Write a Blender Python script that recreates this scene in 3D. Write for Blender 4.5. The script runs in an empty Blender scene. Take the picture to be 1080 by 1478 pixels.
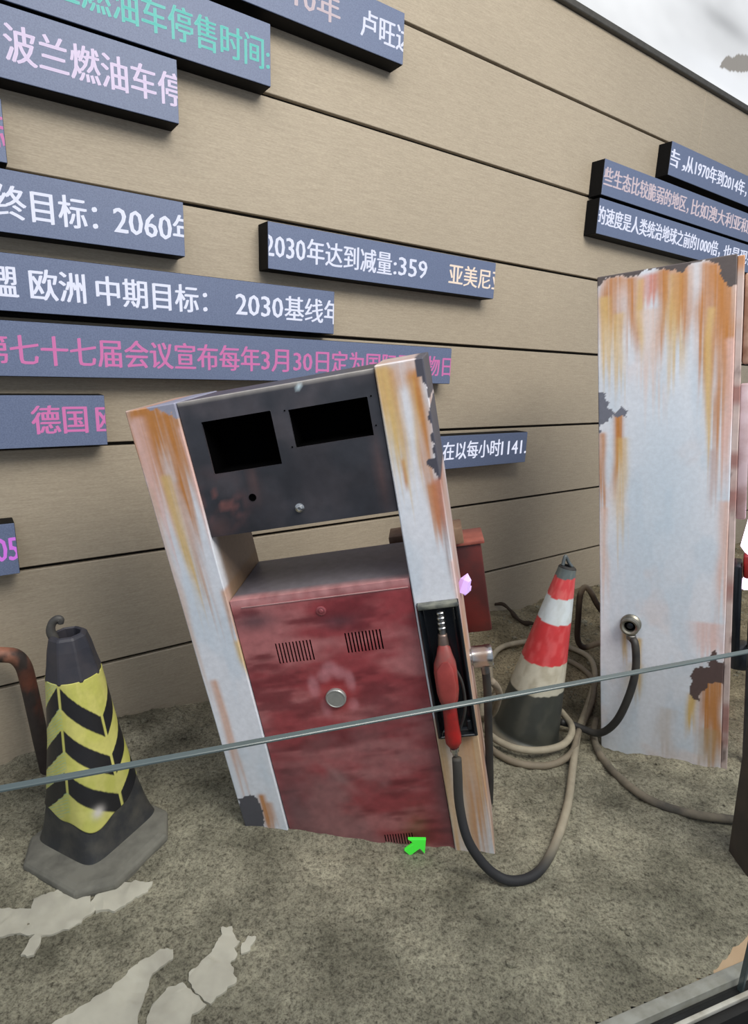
import bpy, bmesh, math, random
import numpy as np
from mathutils import Matrix, Vector

random.seed(7)
C = bpy.context.scene.collection
S = bpy.context.scene

# ------------------------------------------------------------------ camera
EYE = Vector((0, 0, 1.36))
PITCH, ROLL = math.radians(13.6116), math.radians(1.8834)
fwd = Vector((0, math.cos(PITCH), -math.sin(PITCH)))
rt0 = Vector((1, 0, 0)); up0 = rt0.cross(fwd)
rt = rt0 * math.cos(ROLL) + up0 * math.sin(ROLL)
up = up0 * math.cos(ROLL) - rt0 * math.sin(ROLL)
cd = bpy.data.cameras.new('camera'); cam = bpy.data.objects.new('camera', cd); C.objects.link(cam)
M = Matrix((rt, up, -fwd)).transposed().to_4x4(); M.translation = EYE
cam.matrix_world = M
cd.sensor_fit = 'VERTICAL'; cd.sensor_height = 24; cd.lens = 850 * 24 / 1478; cd.clip_start = 0.02
S.camera = cam

# ------------------------------------------------------------------ world, lights, exposure
W = bpy.data.worlds.new('world'); S.world = W; W.use_nodes = True
W.node_tree.nodes['Background'].inputs[0].default_value = (0.80, 0.88, 1.0, 1)
W.node_tree.nodes['Background'].inputs[1].default_value = 0.55
def area(name, loc, target, sx, sy, power, col):
    l = bpy.data.lights.new(name, 'AREA'); l.shape = 'RECTANGLE'; l.size = sx; l.size_y = sy
    l.energy = power; l.color = col
    o = bpy.data.objects.new(name, l); C.objects.link(o); o.location = loc
    o.rotation_euler = (Vector(target) - Vector(loc)).to_track_quat('-Z', 'Y').to_euler()
    return o
area('ceiling_light', (2.2, -0.3, 4.1), (1.5, 2.4, 0.8), 3.0, 1.8, 215, (1.0, 0.95, 0.86))
area('ceiling_light', (-0.8, -0.4, 4.4), (-0.2, 1.6, 0.8), 2.0, 1.2, 34, (1.0, 0.97, 0.92))
S.view_settings.view_transform = 'Standard'; S.view_settings.look = 'None'
S.view_settings.gamma = 1; S.view_settings.use_curve_mapping = False
S.view_settings.exposure = 0.0

# ------------------------------------------------------------------ helpers
def lin(r, g, b):
    f = lambda c: (c / 255 / 12.92) if c / 255 <= .04045 else ((c / 255 + .055) / 1.055) ** 2.4
    return (f(r), f(g), f(b))
def nlin(c): return np.array(lin(*c))

def h2(ix, iy, s):
    v = np.sin(ix * 127.1 + iy * 311.7 + s * 74.7) * 43758.5453
    return v - np.floor(v)
def vn(x, y, s=0):
    x = np.asarray(x, float); y = np.asarray(y, float)
    ix, iy = np.floor(x), np.floor(y); fx, fy = x - ix, y - iy
    fx = fx * fx * (3 - 2 * fx); fy = fy * fy * (3 - 2 * fy)
    a = h2(ix, iy, s); b = h2(ix + 1, iy, s); c = h2(ix, iy + 1, s); d = h2(ix + 1, iy + 1, s)
    return (a * (1 - fx) + b * fx) * (1 - fy) + (c * (1 - fx) + d * fx) * fy
def fbm(x, y, s=0, o=4):
    t = 0; a = .5; n = 0
    for k in range(o):
        t = t + a * vn(x * 2 ** k, y * 2 ** k, s + k * 3.1); n += a; a *= .5
    return t / n
def sst(a, b, x):
    t = np.clip((x - a) / (b - a), 0, 1); return t * t * (3 - 2 * t)
def mixc(c, k, m):
    return c * (1 - m[:, None]) + nlin(k) * m[:, None]
def inpoly(x, y, poly):
    r = np.zeros(len(x), bool); n = len(poly); j = n - 1
    for i in range(n):
        xi, yi = poly[i]; xj, yj = poly[j]
        if yi != yj:
            r ^= ((yi > y) != (yj > y)) & (x < (xj - xi) * (y - yi) / (yj - yi) + xi)
        j = i
    return r

def props(o, label=None, cat=None, group=None, kind=None):
    if label: o['label'] = label
    if cat: o['category'] = cat
    if group: o['group'] = group
    if kind: o['kind'] = kind
    return o
def link(name, me, m=None, parent=None):
    if m: me.materials.append(m)
    o = bpy.data.objects.new(name, me); C.objects.link(o)
    if parent: o.parent = parent
    return o
def root(name, label, cat, mat=None, group=None, kind=None):
    o = bpy.data.objects.new(name, None); C.objects.link(o)
    if mat is not None: o.matrix_world = mat
    o.empty_display_size = .1
    return props(o, label, cat, group, kind)
def mesh(V, F, smooth=False, weld=False, angle=None):
    me = bpy.data.meshes.new('m'); me.from_pydata([tuple(map(float, v)) for v in V], [], [tuple(map(int, f)) for f in F])
    if weld:
        bm = bmesh.new(); bm.from_mesh(me); bmesh.ops.remove_doubles(bm, verts=bm.verts, dist=1e-5)
        bmesh.ops.recalc_face_normals(bm, faces=bm.faces); bm.to_mesh(me); bm.free()
    if smooth: me.shade_smooth()
    if angle: me.shade_smooth(); me.set_sharp_from_angle(angle=math.radians(angle))
    me.update(); return me
def bmm(bm, smooth=None):
    me = bpy.data.meshes.new('m'); bm.to_mesh(me); bm.free()
    if smooth: me.shade_smooth(); me.set_sharp_from_angle(angle=math.radians(smooth))
    return me
def box(bm, c, s, bev=0, seg=2, rot=None):
    r = bmesh.ops.create_cube(bm, size=1)['verts']
    bmesh.ops.scale(bm, vec=s, verts=r)
    if bev:
        es = list({e for v in r for e in v.link_edges})
        g = bmesh.ops.bevel(bm, geom=es, offset=bev, segments=seg, affect='EDGES', profile=.5)
        r = list({v for f in g['faces'] for v in f.verts} | {v for v in r if v.is_valid})
    if rot: bmesh.ops.rotate(bm, verts=r, matrix=rot, cent=(0, 0, 0))
    bmesh.ops.translate(bm, vec=c, verts=r)
    return r
def boxmesh(c, s, bev=0, seg=2, rot=None):
    bm = bmesh.new(); box(bm, c, s, bev, seg, rot); return bmm(bm, 35)
def lathe(prof, n=24, axis='Z', loc=(0, 0, 0), smooth=35, cap=True):
    """prof: (radius, height) pairs"""
    V, F = [], []
    for r, z in prof:
        for k in range(n):
            a = 2 * math.pi * k / n; V.append((r * math.cos(a), r * math.sin(a), z))
    for i in range(len(prof) - 1):
        for k in range(n):
            a = i * n + k; b = i * n + (k + 1) % n; F.append((a, b, b + n, a + n))
    if cap:
        F.append(tuple(range(n))[::-1]); F.append(tuple(range((len(prof) - 1) * n, len(prof) * n)))
    if axis == 'Y': V = [(x, -z, y) for x, y, z in V]      # height grows towards -Y
    if axis == 'X': V = [(z, x, y) for x, y, z in V]
    V = [(x + loc[0], y + loc[1], z + loc[2]) for x, y, z in V]
    return mesh(V, F, weld=True, angle=smooth)
def smooth_path(P, n=8):
    P = [Vector(p) for p in P]; out = []
    Q = [P[0] * 2 - P[1]] + P + [P[-1] * 2 - P[-2]]
    for i in range(1, len(Q) - 2):
        for k in range(n):
            t = k / n; a, b, c, d = Q[i - 1], Q[i], Q[i + 1], Q[i + 2]
            out.append(.5 * ((2 * b) + (c - a) * t + (2 * a - 5 * b + 4 * c - d) * t * t + (3 * b - a - 3 * c + d) * t ** 3))
    out.append(P[-1]); return out
def tube(P, r, n=12, sm=8, rfun=None, cap=True, squash=None):
    pts = smooth_path(P, sm) if sm else [Vector(p) for p in P]
    V, F = [], []; t0 = (pts[1] - pts[0]).normalized()
    nrm = t0.orthogonal().normalized()
    N = len(pts)
    for i, p in enumerate(pts):
        t = (pts[min(i + 1, N - 1)] - pts[max(i - 1, 0)]).normalized()
        nrm = (nrm - t * nrm.dot(t)).normalized(); b = t.cross(nrm)
        rr = rfun(i / (N - 1)) if rfun else r
        for k in range(n):
            a = 2 * math.pi * k / n; V.append(p + (nrm * math.cos(a) + b * math.sin(a)) * rr)
    for i in range(N - 1):
        for k in range(n):
            a = i * n + k; c = i * n + (k + 1) % n; F.append((a, c, c + n, a + n))
    if cap: F.append(tuple(range(n))[::-1]); F.append(tuple(range((N - 1) * n, N * n)))
    return mesh(V, F, smooth=True)
def loft(secs, n=20, p=2.6):
    """secs: (x, y, z, half width, half depth) -> superelliptic section body along the listed centres"""
    V, F = [], []
    for (x, y, z, a, b) in secs:
        for k in range(n):
            t = 2 * math.pi * k / n; c, s = math.cos(t), math.sin(t)
            V.append((x + a * abs(c) ** (2 / p) * (1 if c > 0 else -1), y + b * abs(s) ** (2 / p) * (1 if s > 0 else -1), z))
    m = len(secs)
    for i in range(m - 1):
        for k in range(n):
            a = i * n + k; c = i * n + (k + 1) % n; F.append((a, c, c + n, a + n))
    F.append(tuple(range(n))[::-1]); F.append(tuple(range((m - 1) * n, m * n)))
    return mesh(V, F, weld=True, angle=40)
def lines(a, b, step, extra=()):
    n = max(1, round((b - a) / step)); L = list(np.linspace(a, b, n + 1)) + [e for e in extra if a < e < b]
    L = sorted(L); out = [L[0]]
    for v in L[1:]:
        if v - out[-1] > 1e-4: out.append(v)
        elif any(abs(v - e) < 1e-9 for e in extra): out[-1] = v
    return out
def gridface(V, F, us, vs, fn, holes=()):
    b = len(V); nu, nv = len(us), len(vs)
    for v in vs:
        for u in us: V.append(fn(u, v))
    for j in range(nv - 1):
        for i in range(nu - 1):
            cu, cv = (us[i] + us[i + 1]) / 2, (vs[j] + vs[j + 1]) / 2
            if any(h[0] < cu < h[1] and h[2] < cv < h[3] for h in holes): continue
            a = b + j * nu + i; F.append((a, a + 1, a + nu + 1, a + nu))
def gridbox(x0, x1, y0, y1, z0, z1, st, holes=(), t=.006, faces='FBLRTD'):
    V, F = [], []
    xs = lines(x0, x1, st, [h[i] for h in holes for i in (0, 1)]); zs = lines(z0, z1, st, [h[i] for h in holes for i in (2, 3)])
    ys = lines(y0, y1, st * 3)
    if 'F' in faces: gridface(V, F, xs, zs, lambda u, v: (u, y0, v), holes)
    if 'B' in faces: gridface(V, F, [x0, x1], [z0, z1], lambda u, v: (u, y1, v))
    if 'L' in faces: gridface(V, F, ys, zs, lambda u, v: (x0, u, v))
    if 'R' in faces: gridface(V, F, ys, zs, lambda u, v: (x1, u, v))
    if 'T' in faces: gridface(V, F, xs, ys, lambda u, v: (u, v, z1))
    if 'D' in faces: gridface(V, F, [x0, x1], [y0, y1], lambda u, v: (u, v, z0))
    for a, b, c, d in holes:      # sheet edges seen inside each opening
        for q in (((a, c), (b, c)), ((b, c), (b, d)), ((b, d), (a, d)), ((a, d), (a, c))):
            i = len(V); (p, r), (u, w) = q
            V += [(p, y0, r), (u, y0, w), (u, y0 + t, w), (p, y0 + t, r)]; F.append((i, i + 1, i + 2, i + 3))
    return V, F
def paint(me, fn):
    n = len(me.vertices); co = np.empty(n * 3); me.vertices.foreach_get('co', co); co = co.reshape(-1, 3)
    c = np.clip(fn(co[:, 0], co[:, 1], co[:, 2]), 0, 1)
    at = me.color_attributes.new('Col', 'FLOAT_COLOR', 'POINT')
    at.data.foreach_set('color', np.concatenate([c, np.ones((n, 1))], 1).ravel())
    me.color_attributes.active_color = at

# ------------------------------------------------------------------ materials
def newmat(name):
    m = bpy.data.materials.new(name); m.use_nodes = True; nt = m.node_tree
    return m, nt, nt.nodes['Principled BSDF']
def noise(nt, vec, scale, detail=4, rough=.55):
    n = nt.nodes.new('ShaderNodeTexNoise'); n.inputs['Scale'].default_value = scale
    n.inputs['Detail'].default_value = detail; n.inputs['Roughness'].default_value = rough
    if vec: nt.links.new(vec, n.inputs['Vector'])
    return n.outputs['Fac']
def mapping(nt, src, sc):
    m = nt.nodes.new('ShaderNodeMapping'); m.inputs['Scale'].default_value = sc; nt.links.new(src, m.inputs['Vector']); return m.outputs[0]
def ramp(nt, fac, stops):
    r = nt.nodes.new('ShaderNodeValToRGB'); nt.links.new(fac, r.inputs[0]); e = r.color_ramp.elements
    while len(e) < len(stops): e.new(.5)
    for i, (p, c) in enumerate(stops): e[i].position = p; e[i].color = (*c, 1)
    return r.outputs[0]
def mulmix(nt, a, b, fac=1, mode='MULTIPLY'):
    m = nt.nodes.new('ShaderNodeMix'); m.data_type = 'RGBA'; m.blend_type = mode
    m.inputs[0].default_value = fac
    for s, i in ((a, 6), (b, 7)):
        if isinstance(s, tuple): m.inputs[i].default_value = (*s, 1)
        else: nt.links.new(s, m.inputs[i])
    return m.outputs[2]
def bump(nt, p, fac, st, dist):
    b = nt.nodes.new('ShaderNodeBump'); b.inputs['Strength'].default_value = st; b.inputs['Distance'].default_value = dist
    nt.links.new(fac, b.inputs['Height']); nt.links.new(b.outputs[0], p.inputs['Normal'])
def mat(name, c, rough=.6, metal=0, var=.25, sc=30, bst=.15, c2=None, spec=.5):
    """plain coloured material with blotchy procedural variation towards c2"""
    m, nt, p = newmat(name)
    tc = nt.nodes.new('ShaderNodeTexCoord').outputs['Object']
    f = noise(nt, tc, sc, 5)
    a = lin(*c); b = lin(*c2) if c2 else tuple(x * (1 - var) for x in a)
    nt.links.new(ramp(nt, f, [(.35, b), (.62, a)]), p.inputs['Base Color'])
    p.inputs['Roughness'].default_value = rough; p.inputs['Metallic'].default_value = metal
    p.inputs['Specular IOR Level'].default_value = spec
    if bst: bump(nt, p, noise(nt, tc, sc * 4, 3), bst, .002)
    return m
def attrmat(name, rough=.55, var=.14, sc=60, bst=.12, spec=.5, metal=0, emit=0):
    m, nt, p = newmat(name)
    at = nt.nodes.new('ShaderNodeAttribute'); at.attribute_name = 'Col'
    tc = nt.nodes.new('ShaderNodeTexCoord').outputs['Object']
    g = ramp(nt, noise(nt, tc, sc, 5), [(.3, (1 - var * 2,) * 3), (.7, (1, 1, 1))])
    col = mulmix(nt, at.outputs['Color'], g)
    nt.links.new(col, p.inputs['Base Color'])
    p.inputs['Roughness'].default_value = rough; p.inputs['Specular IOR Level'].default_value = spec; p.inputs['Metallic'].default_value = metal
    if emit:
        nt.links.new(at.outputs['Color'], p.inputs['Emission Color']); p.inputs['Emission Strength'].default_value = emit
    if bst: bump(nt, p, noise(nt, tc, sc * 2, 4), bst, .002)
    return m
def glow(name, c, st, base=(20, 20, 20), rough=.5):
    m, nt, p = newmat(name)
    p.inputs['Base Color'].default_value = (*lin(*base), 1); p.inputs['Roughness'].default_value = rough
    p.inputs['Emission Color'].default_value = (*lin(*c), 1); p.inputs['Emission Strength'].default_value = st
    return m

# wall cladding: warm grey beige laminate with a fine linen grain
m_wall, nt, p = newmat('beige_cladding')
geo = nt.nodes.new('ShaderNodeNewGeometry').outputs['Position']
f1 = noise(nt, mapping(nt, geo, (14, 14, 240)), 1.0, 4, .7)
f2 = noise(nt, mapping(nt, geo, (90, 90, 400)), 1.0, 2)
f3 = noise(nt, geo, 1.3, 3)
c = ramp(nt, f1, [(.3, lin(166, 154, 136)), (.7, lin(183, 171, 152))])
c = mulmix(nt, c, ramp(nt, f2, [(.35, (.86, .86, .86)), (.65, (1, 1, 1))]))
c = mulmix(nt, c, ramp(nt, f3, [(.3, (.93, .93, .93)), (.7, (1, 1, 1))]))
nt.links.new(c, p.inputs['Base Color']); p.inputs['Roughness'].default_value = .6; p.inputs['Specular IOR Level'].default_value = .3
bump(nt, p, f2, .15, .001)
m_gap = mat('black_backing', (26, 22, 18), .9)
m_trim = mat('dark_trim', (70, 68, 64), .6)
# ground
m_sand, nt, p = newmat('dusty_ground')
geo = nt.nodes.new('ShaderNodeNewGeometry').outputs['Position']
a1 = noise(nt, geo, 5, 5, .6); a2 = noise(nt, mapping(nt, geo, (1, 1, 1)), 85, 6, .72); a3 = noise(nt, geo, 210, 3, .7)
c = ramp(nt, a1, [(.32, lin(118, 115, 102)), (.5, lin(156, 152, 136)), (.68, lin(186, 181, 162))])
c = mulmix(nt, c, ramp(nt, a2, [(.34, (.34, .33, .32)), (.46, (.80, .79, .77)), (.60, (1.12, 1.12, 1.08))]))
c = mulmix(nt, c, ramp(nt, a3, [(.36, (.55, .54, .53)), (.50, (1, 1, 1))]))
at = nt.nodes.new('ShaderNodeAttribute'); at.attribute_name = 'Col'
c = mulmix(nt, c, at.outputs['Color'])
nt.links.new(c, p.inputs['Base Color']); p.inputs['Roughness'].default_value = .95; p.inputs['Specular IOR Level'].default_value = .15
bump(nt, p, a2, .9, .009)
m_cas = mat('black_casing', (9, 9, 11), .7, var=.3, spec=.2)
m_chrome = mat('chrome', (205, 205, 205), .22, 1, var=.15, sc=14, bst=0)
m_dull = mat('dull_steel', (150, 148, 146), .4, 1, var=.3)
m_rubber = mat('black_rubber', (34, 34, 37), .55, c2=(54, 52, 49), sc=14)
m_dusty = mat('dusty_rubber', (134, 124, 108), .85, c2=(78, 74, 68), sc=9, bst=.3)
m_hole = mat('dark_void', (3, 3, 4), .9, bst=0, spec=.03)
m_white = attrmat('weathered_white_paint', .5, .06, 70)
m_red = attrmat('weathered_red_paint', .45, .12, 40)
m_dark = attrmat('sooty_black_paint', .42, .12, 30)

# ------------------------------------------------------------------ the setting
ANG = math.atan2(.5821, .8131)
WD = Vector((math.cos(ANG), math.sin(ANG), 0)); WN = Vector((-math.sin(ANG), math.cos(ANG), 0))
P0 = Vector((0, 2.6504, 0))
def wall_mat(s=0, off=0, z=0):      # frame on the wall: x along it, y into it, z up
    m = Matrix.Rotation(ANG, 4, 'Z'); m.translation = P0 + WD * s + WN * off + Vector((0, 0, z)); return m
wall = link('wall_back', boxmesh((1.6, .06, 1.47), (9.6, .08, 3.14)), m_gap); wall.matrix_world = wall_mat(); props(wall, kind='structure')
pm = {}
def cladding(s0, s1, z0, z1):
    key = (round(s1 - s0, 3), round(z1 - z0, 3))
    if key not in pm:
        pm[key] = boxmesh((0, .012, 0), (key[0] - .002, .024, key[1]), .002, 1); pm[key].materials.append(m_wall)
    o = link('panel', pm[key], None, wall); o.location = ((s0 + s1) / 2, 0, (z0 + z1) / 2)
J = [3.0837, 2.6837, 2.2837, 1.8837, 1.4837, 1.0837, .6837, .2837, -.1163]
for i in range(8):
    zt = J[i] - .0065 if i else 3.035
    for s0, s1 in ((-3.2, 2.33), (2.33, 6.4)): cladding(s0, s1, J[i + 1] + .0065, zt)
tr = link('trim_1', boxmesh((1.6, .02, 3.05), (9.6, .09, .03), .003, 1), m_trim); tr.matrix_world = wall_mat(); props(tr, kind='structure')

def gauss(x, y, cx, cy, sx, sy): return np.exp(-((x - cx) / sx) ** 2 - ((y - cy) / sy) ** 2)
def ground_z(x, y):
    x = np.asarray(x, float); y = np.asarray(y, float)
    z = .035 * gauss(x, y, -.35, 1.6, .3, .35) - .075 * gauss(x, y, .97, 2.22, .25, .28) + .0 * x
    z = z + .055 * gauss(x, y, .72, 3.0, .28, .2) + .06 * gauss(x, y, -.95, 1.95, .35, .16) + .03 * gauss(x, y, 1.5, 3.5, .4, .3)
    z = z - .012 * gauss(x, y, -.6, 1.12, .5, .35)
    rough = .35 + .65 * sst(1.3, 1.9, y)
    rough = rough * (1 - .75 * gauss(x, y, -.6, 1.12, .4, .3))
    z = z + (fbm(x * 4, y * 4, 3, 3) - .5) * .04 * rough + (fbm(x * 19, y * 19, 9, 3) - .5) * .032 * rough + (fbm(x * 60, y * 60, 5, 2) - .5) * .008
    g = (np.asarray(x) - .6433) * -.3509 + (y - .985) * .9364       # distance inside the glass
    z = z * sst(0.03, .2, g) + (-.006) * (1 - sst(.03, .2, g))
    # bare board corner by the glass
    z = z - .03 * sst(.0, .02, (x - .91) * .618 - (y - 1.165) * .786 + (fbm(x * 30, y * 30, 4) - .5) * .02) * sst(.25, .16, g) * sst(.80, .83, x)
    return z
xs = np.arange(-2.3, 4.6, .0115); ys = np.arange(.3, 6.2, .0115)
GX, GY = np.meshgrid(xs, ys)
gin = (GX - .6433) * -.3509 + (GY - .985) * .9364
win = (GX - P0.x) * WN.x + (GY - P0.y) * WN.y
keep = (gin > .035) & (win < .012)
cellk = keep[:-1, :-1] & keep[1:, :-1] & keep[:-1, 1:] & keep[1:, 1:]
idx = -np.ones(GX.shape, int)
used = np.zeros(GX.shape, bool)
for dj in (0, 1):
    for di in (0, 1):
        used[dj:dj + cellk.shape[0], di:di + cellk.shape[1]] |= cellk
idx[used] = np.arange(used.sum())
ux, uy = GX[used], GY[used]; uz = ground_z(ux, uy)
V = np.stack([ux, uy, uz], 1)
jj, ii = np.nonzero(cellk)
Fq = np.stack([idx[jj, ii], idx[jj, ii + 1], idx[jj + 1, ii + 1], idx[jj + 1, ii]], 1)
me = bpy.data.meshes.new('ground'); me.vertices.add(len(V)); me.vertices.foreach_set('co', V.ravel())
me.loops.add(Fq.size); me.loops.foreach_set('vertex_index', Fq.ravel().astype(np.int32))
me.polygons.add(len(Fq)); me.polygons.foreach_set('loop_start', np.arange(0, Fq.size, 4, dtype=np.int32))
me.update(calc_edges=True); me.shade_smooth()
def ground_col(x, y, z):
    c = np.ones((len(x), 3))
    w1 = (fbm(x * 7, y * 7, 21, 4) - .5) * .16; X_ = x + w1; Y_ = y + (fbm(x * 7, y * 7, 33, 4) - .5) * .16
    d = gauss(X_, Y_, -.16, 1.37, .22, .10) * .42 + gauss(X_, Y_, .02, 1.2, .16, .05) * .34 + gauss(X_, Y_, .40, 1.27, .2, .04) * .25     # damp stains
    d = d + gauss(X_, Y_, -.42, 1.9, .28, .3) * .25 + gauss(X_, Y_, .88, 1.30, .16, .06) * .22 + gauss(X_, Y_, -.45, 1.15, .10, .05) * .25 + gauss(X_, Y_, -1.0, 1.5, .5, .4) * .12
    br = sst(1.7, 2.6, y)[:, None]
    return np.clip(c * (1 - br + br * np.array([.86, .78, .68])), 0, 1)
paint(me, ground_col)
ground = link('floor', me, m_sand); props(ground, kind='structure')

# ------------------------------------------------------------------ glass barrier along the front
GD = Vector((.9364, .3509, 0)); GN = Vector((-.3509, .9364, 0)); GA = math.atan2(.3509, .9364)
def gl_mat(s=0, off=0, z=0):
    m = Matrix.Rotation(GA, 4, 'Z'); m.translation = Vector((.6433, .985, 0)) + GD * s + GN * off + Vector((0, 0, z)); return m
m_kerb = mat('grey_kerb', (165, 165, 158), .6, c2=(140, 138, 128), sc=20)
m_void = mat('black_plinth', (12, 12, 13), .6)
kerb = link('trim_2', boxmesh((.2, .028, -.045), (5.2, .028, .09), .003), m_kerb); kerb.matrix_world = gl_mat(); props(kerb, kind='structure')
ch = link('trim_3', boxmesh((.2, .0, -.06), (5.2, .026, .08), 0), m_void); ch.matrix_world = gl_mat(); props(ch, kind='structure')
rail = link('trim_4', boxmesh((.2, -.018, -.006), (5.2, .010, .012), .002), m_kerb); rail.matrix_world = gl_mat(); props(rail, kind='structure')
pl = link('trim_5', boxmesh((.2, -.026, -.29), (5.2, .022, .54), 0), m_void); pl.matrix_world = gl_mat(); props(pl, kind='structure')
hf = link('floor_hall', boxmesh((0, -1.5, -.57), (12, 5, .04)), mat('hall_floor', (40, 40, 42), .35)); props(hf, kind='structure')
hf.matrix_world = gl_mat(0, 0, 0)
m_glass, nt, p = newmat('clear_glass'); nt.nodes.remove(p)
tr_ = nt.nodes.new('ShaderNodeBsdfTransparent'); tr_.inputs[0].default_value = (.93, .94, .94, 1)
gs = nt.nodes.new('ShaderNodeBsdfGlossy'); gs.inputs['Roughness'].default_value = .03
lw = nt.nodes.new('ShaderNodeLayerWeight'); lw.inputs[0].default_value = .5
pw_ = nt.nodes.new('ShaderNodeMath'); pw_.operation = 'POWER'; pw_.inputs[1].default_value = 5; nt.links.new(lw.outputs['Facing'], pw_.inputs[0])
fr = nt.nodes.new('ShaderNodeMath'); fr.operation = 'MULTIPLY_ADD'; fr.inputs[1].default_value = .5; fr.inputs[2].default_value = .012; nt.links.new(pw_.outputs[0], fr.inputs[0])
mx = nt.nodes.new('ShaderNodeMixShader'); nt.links.new(fr.outputs[0], mx.inputs[0]); nt.links.new(tr_.outputs[0], mx.inputs[1]); nt.links.new(gs.outputs[0], mx.inputs[2])
nt.links.new(mx.outputs[0], nt.nodes['Material Output'].inputs[0])
m_edge = mat('polished_glass_edge', (84, 96, 98), .25, var=.2, sc=6, bst=0)
TOPZ = .874
for (s0, s1, lab) in ((-2.2, .261, 'long clear glass barrier pane in front of the pumps'), (.2645, 2.6, 'right-hand glass barrier pane beyond the vertical seam at lower right')):
    t = root('glass_pane', lab, 'glass barrier', gl_mat((s0 + s1) / 2, 0, -.02))
    H = TOPZ + .02
    link('pane', boxmesh((0, 0, H / 2 - .001), (s1 - s0, .010, H - .006)), m_glass, t)
    link('top_edge', boxmesh((0, 0, H - .001), (s1 - s0, .0105, .004), .001, 1), m_edge, t)
    for sx in (-1, 1): link('side_edge', boxmesh((sx * ((s1 - s0) / 2), 0, H / 2), (.002, .0122, H)), m_edge, t)
# bare board showing at the sand's edge
bb = link('floor_board', boxmesh((.34, .10, -.019), (.5, .115, .014), .002), mat('bare_wood_board', (206, 178, 146), .6, c2=(190, 160, 128), sc=7)); bb.matrix_world = gl_mat(); props(bb, kind='structure')

# ------------------------------------------------------------------ cloud mural behind the wall
HILL = [(7.97, 5.72), (8.05, 5.84), (8.14, 5.90), (8.30, 5.93), (8.42, 6.00), (8.72, 6.09), (9.4, 6.3), (10.5, 6.35), (12, 6.7), (12, 6.3), (10.2, 6.0), (8.9, 5.93), (8.55, 5.82), (8.2, 5.74)]
def mural(x, y, z):
    n = fbm(x * .38 + 3, z * .8, 4, 5); g = .84 + .42 * (n - .5)
    c = np.stack([g, g * .995, g * .985], 1); c = mixc(c, (236, 236, 236), gauss(x, z, 8.2, 5.62, 1.3, .16) * .9)
    c = c * (1 - .16 * gauss(x, z, 8.0, 6.25, .8, .10))[:, None]
    m_ = inpoly(x + (fbm(x * 3, z * 3, 2) - .5) * .05, z + (fbm(x * 3, z * 3, 5) - .5) * .05, HILL).astype(float)
    return np.clip(mixc(c ** 1.9, (140, 134, 126), m_), 0, 1)
m_mural = attrmat('glowing_cloud_backdrop', .8, 0.02, 2, 0, emit=.75)  # backdrop emits its cloud colours, a glow of its own

# ------------------------------------------------------------------ LED signs
m_led, nt, p = newmat('led_matrix_face')
tc = nt.nodes.new('ShaderNodeTexCoord').outputs['Object']
c = ramp(nt, noise(nt, tc, 260, 2), [(.3, lin(80, 91, 118)), (.7, lin(95, 107, 134))])
nt.links.new(c, p.inputs['Base Color']); p.inputs['Roughness'].default_value = .5
nt.links.new(c, p.inputs['Emission Color']); p.inputs['Emission Strength'].default_value = .28
TXT = {'w': glow('led_text_white', (232, 236, 255), .95), 'l': glow('led_text_lavender', (236, 220, 250), .85), 't': glow('led_text_teal', (100, 210, 200), .85),
       'p': glow('led_text_pink', (218, 122, 182), .85), 'c': glow('led_text_cream', (250, 230, 212), .95), 'm': glow('led_text_magenta', (215, 120, 230), .85),
       'k': glow('led_text_rose', (222, 204, 212), .85)}
def glyphs(text, s0, s1, zc, em, lo, hi, bold=.0, wid=.0036):
    cu = bpy.data.curves.new('t', 'FONT'); cu.body = text; cu.size = 1; cu.offset = bold; cu.resolution_u = 2; cu.fill_mode = 'FRONT'
    o = bpy.data.objects.new('t', cu); C.objects.link(o); bpy.context.view_layer.update()
    me = bpy.data.meshes.new_from_object(o.evaluated_get(bpy.context.evaluated_depsgraph_get()))
    bpy.data.objects.remove(o); bpy.data.curves.remove(cu)
    bm = bmesh.new(); bm.from_mesh(me); bpy.data.meshes.remove(me)
    xa = min(v.co.x for v in bm.verts); xb = max(v.co.x for v in bm.verts)
    for v in bm.verts:
        x = s0 + (v.co.x - xa) / (xb - xa) * (s1 - s0); z = zc + (v.co.y - .36) * em
        v.co = (x, 0, z)
    dup_ = bmesh.ops.duplicate(bm, geom=list(bm.verts) + list(bm.edges) + list(bm.faces))      # a second pass beside the first: bolder strokes
    for v in dup_['geom']:
        if isinstance(v, bmesh.types.BMVert): v.co.x += wid; v.co.z += .0012
    for lim, nx in ((lo, -1), (hi, 1)):
        bmesh.ops.bisect_plane(bm, geom=list(bm.verts) + list(bm.edges) + list(bm.faces), plane_co=(lim, 0, 0), plane_no=(nx, 0, 0), clear_outer=True)
    return bm
SIGN_D = .077
def led_sign(sa, sb, z0, z1, segs, label):
    cx = (sa + sb) / 2; w = sb - sa; h = z1 - z0
    t = root('led_sign', label, 'sign', wall_mat(cx, 0, z0), 'light board strips on the beige wall')
    link('casing', boxmesh((0, -SIGN_D / 2, h / 2), (w, SIGN_D, h), .002, 1), m_cas, t)
    link('screen', boxmesh((0, -SIGN_D - .001, h / 2), (w - .002, .004, h - .003), .0008, 1), m_led, t)
    for (tx, a, b, zc, col, em) in segs:
        bm = glyphs(tx, a - cx, b - cx, zc - z0, em, -w / 2 + .002, w / 2 - .002, wid=.0065 if sa > 1 else .0036)
        if len(bm.faces) == 0: bm.free(); continue
        for v in bm.verts: v.co.y = -SIGN_D - .0036
        bmesh.ops.recalc_face_normals(bm, faces=bm.faces)
        link('lettering', bmm(bm), TXT[col], t)
    return t
E_ = .094
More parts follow.
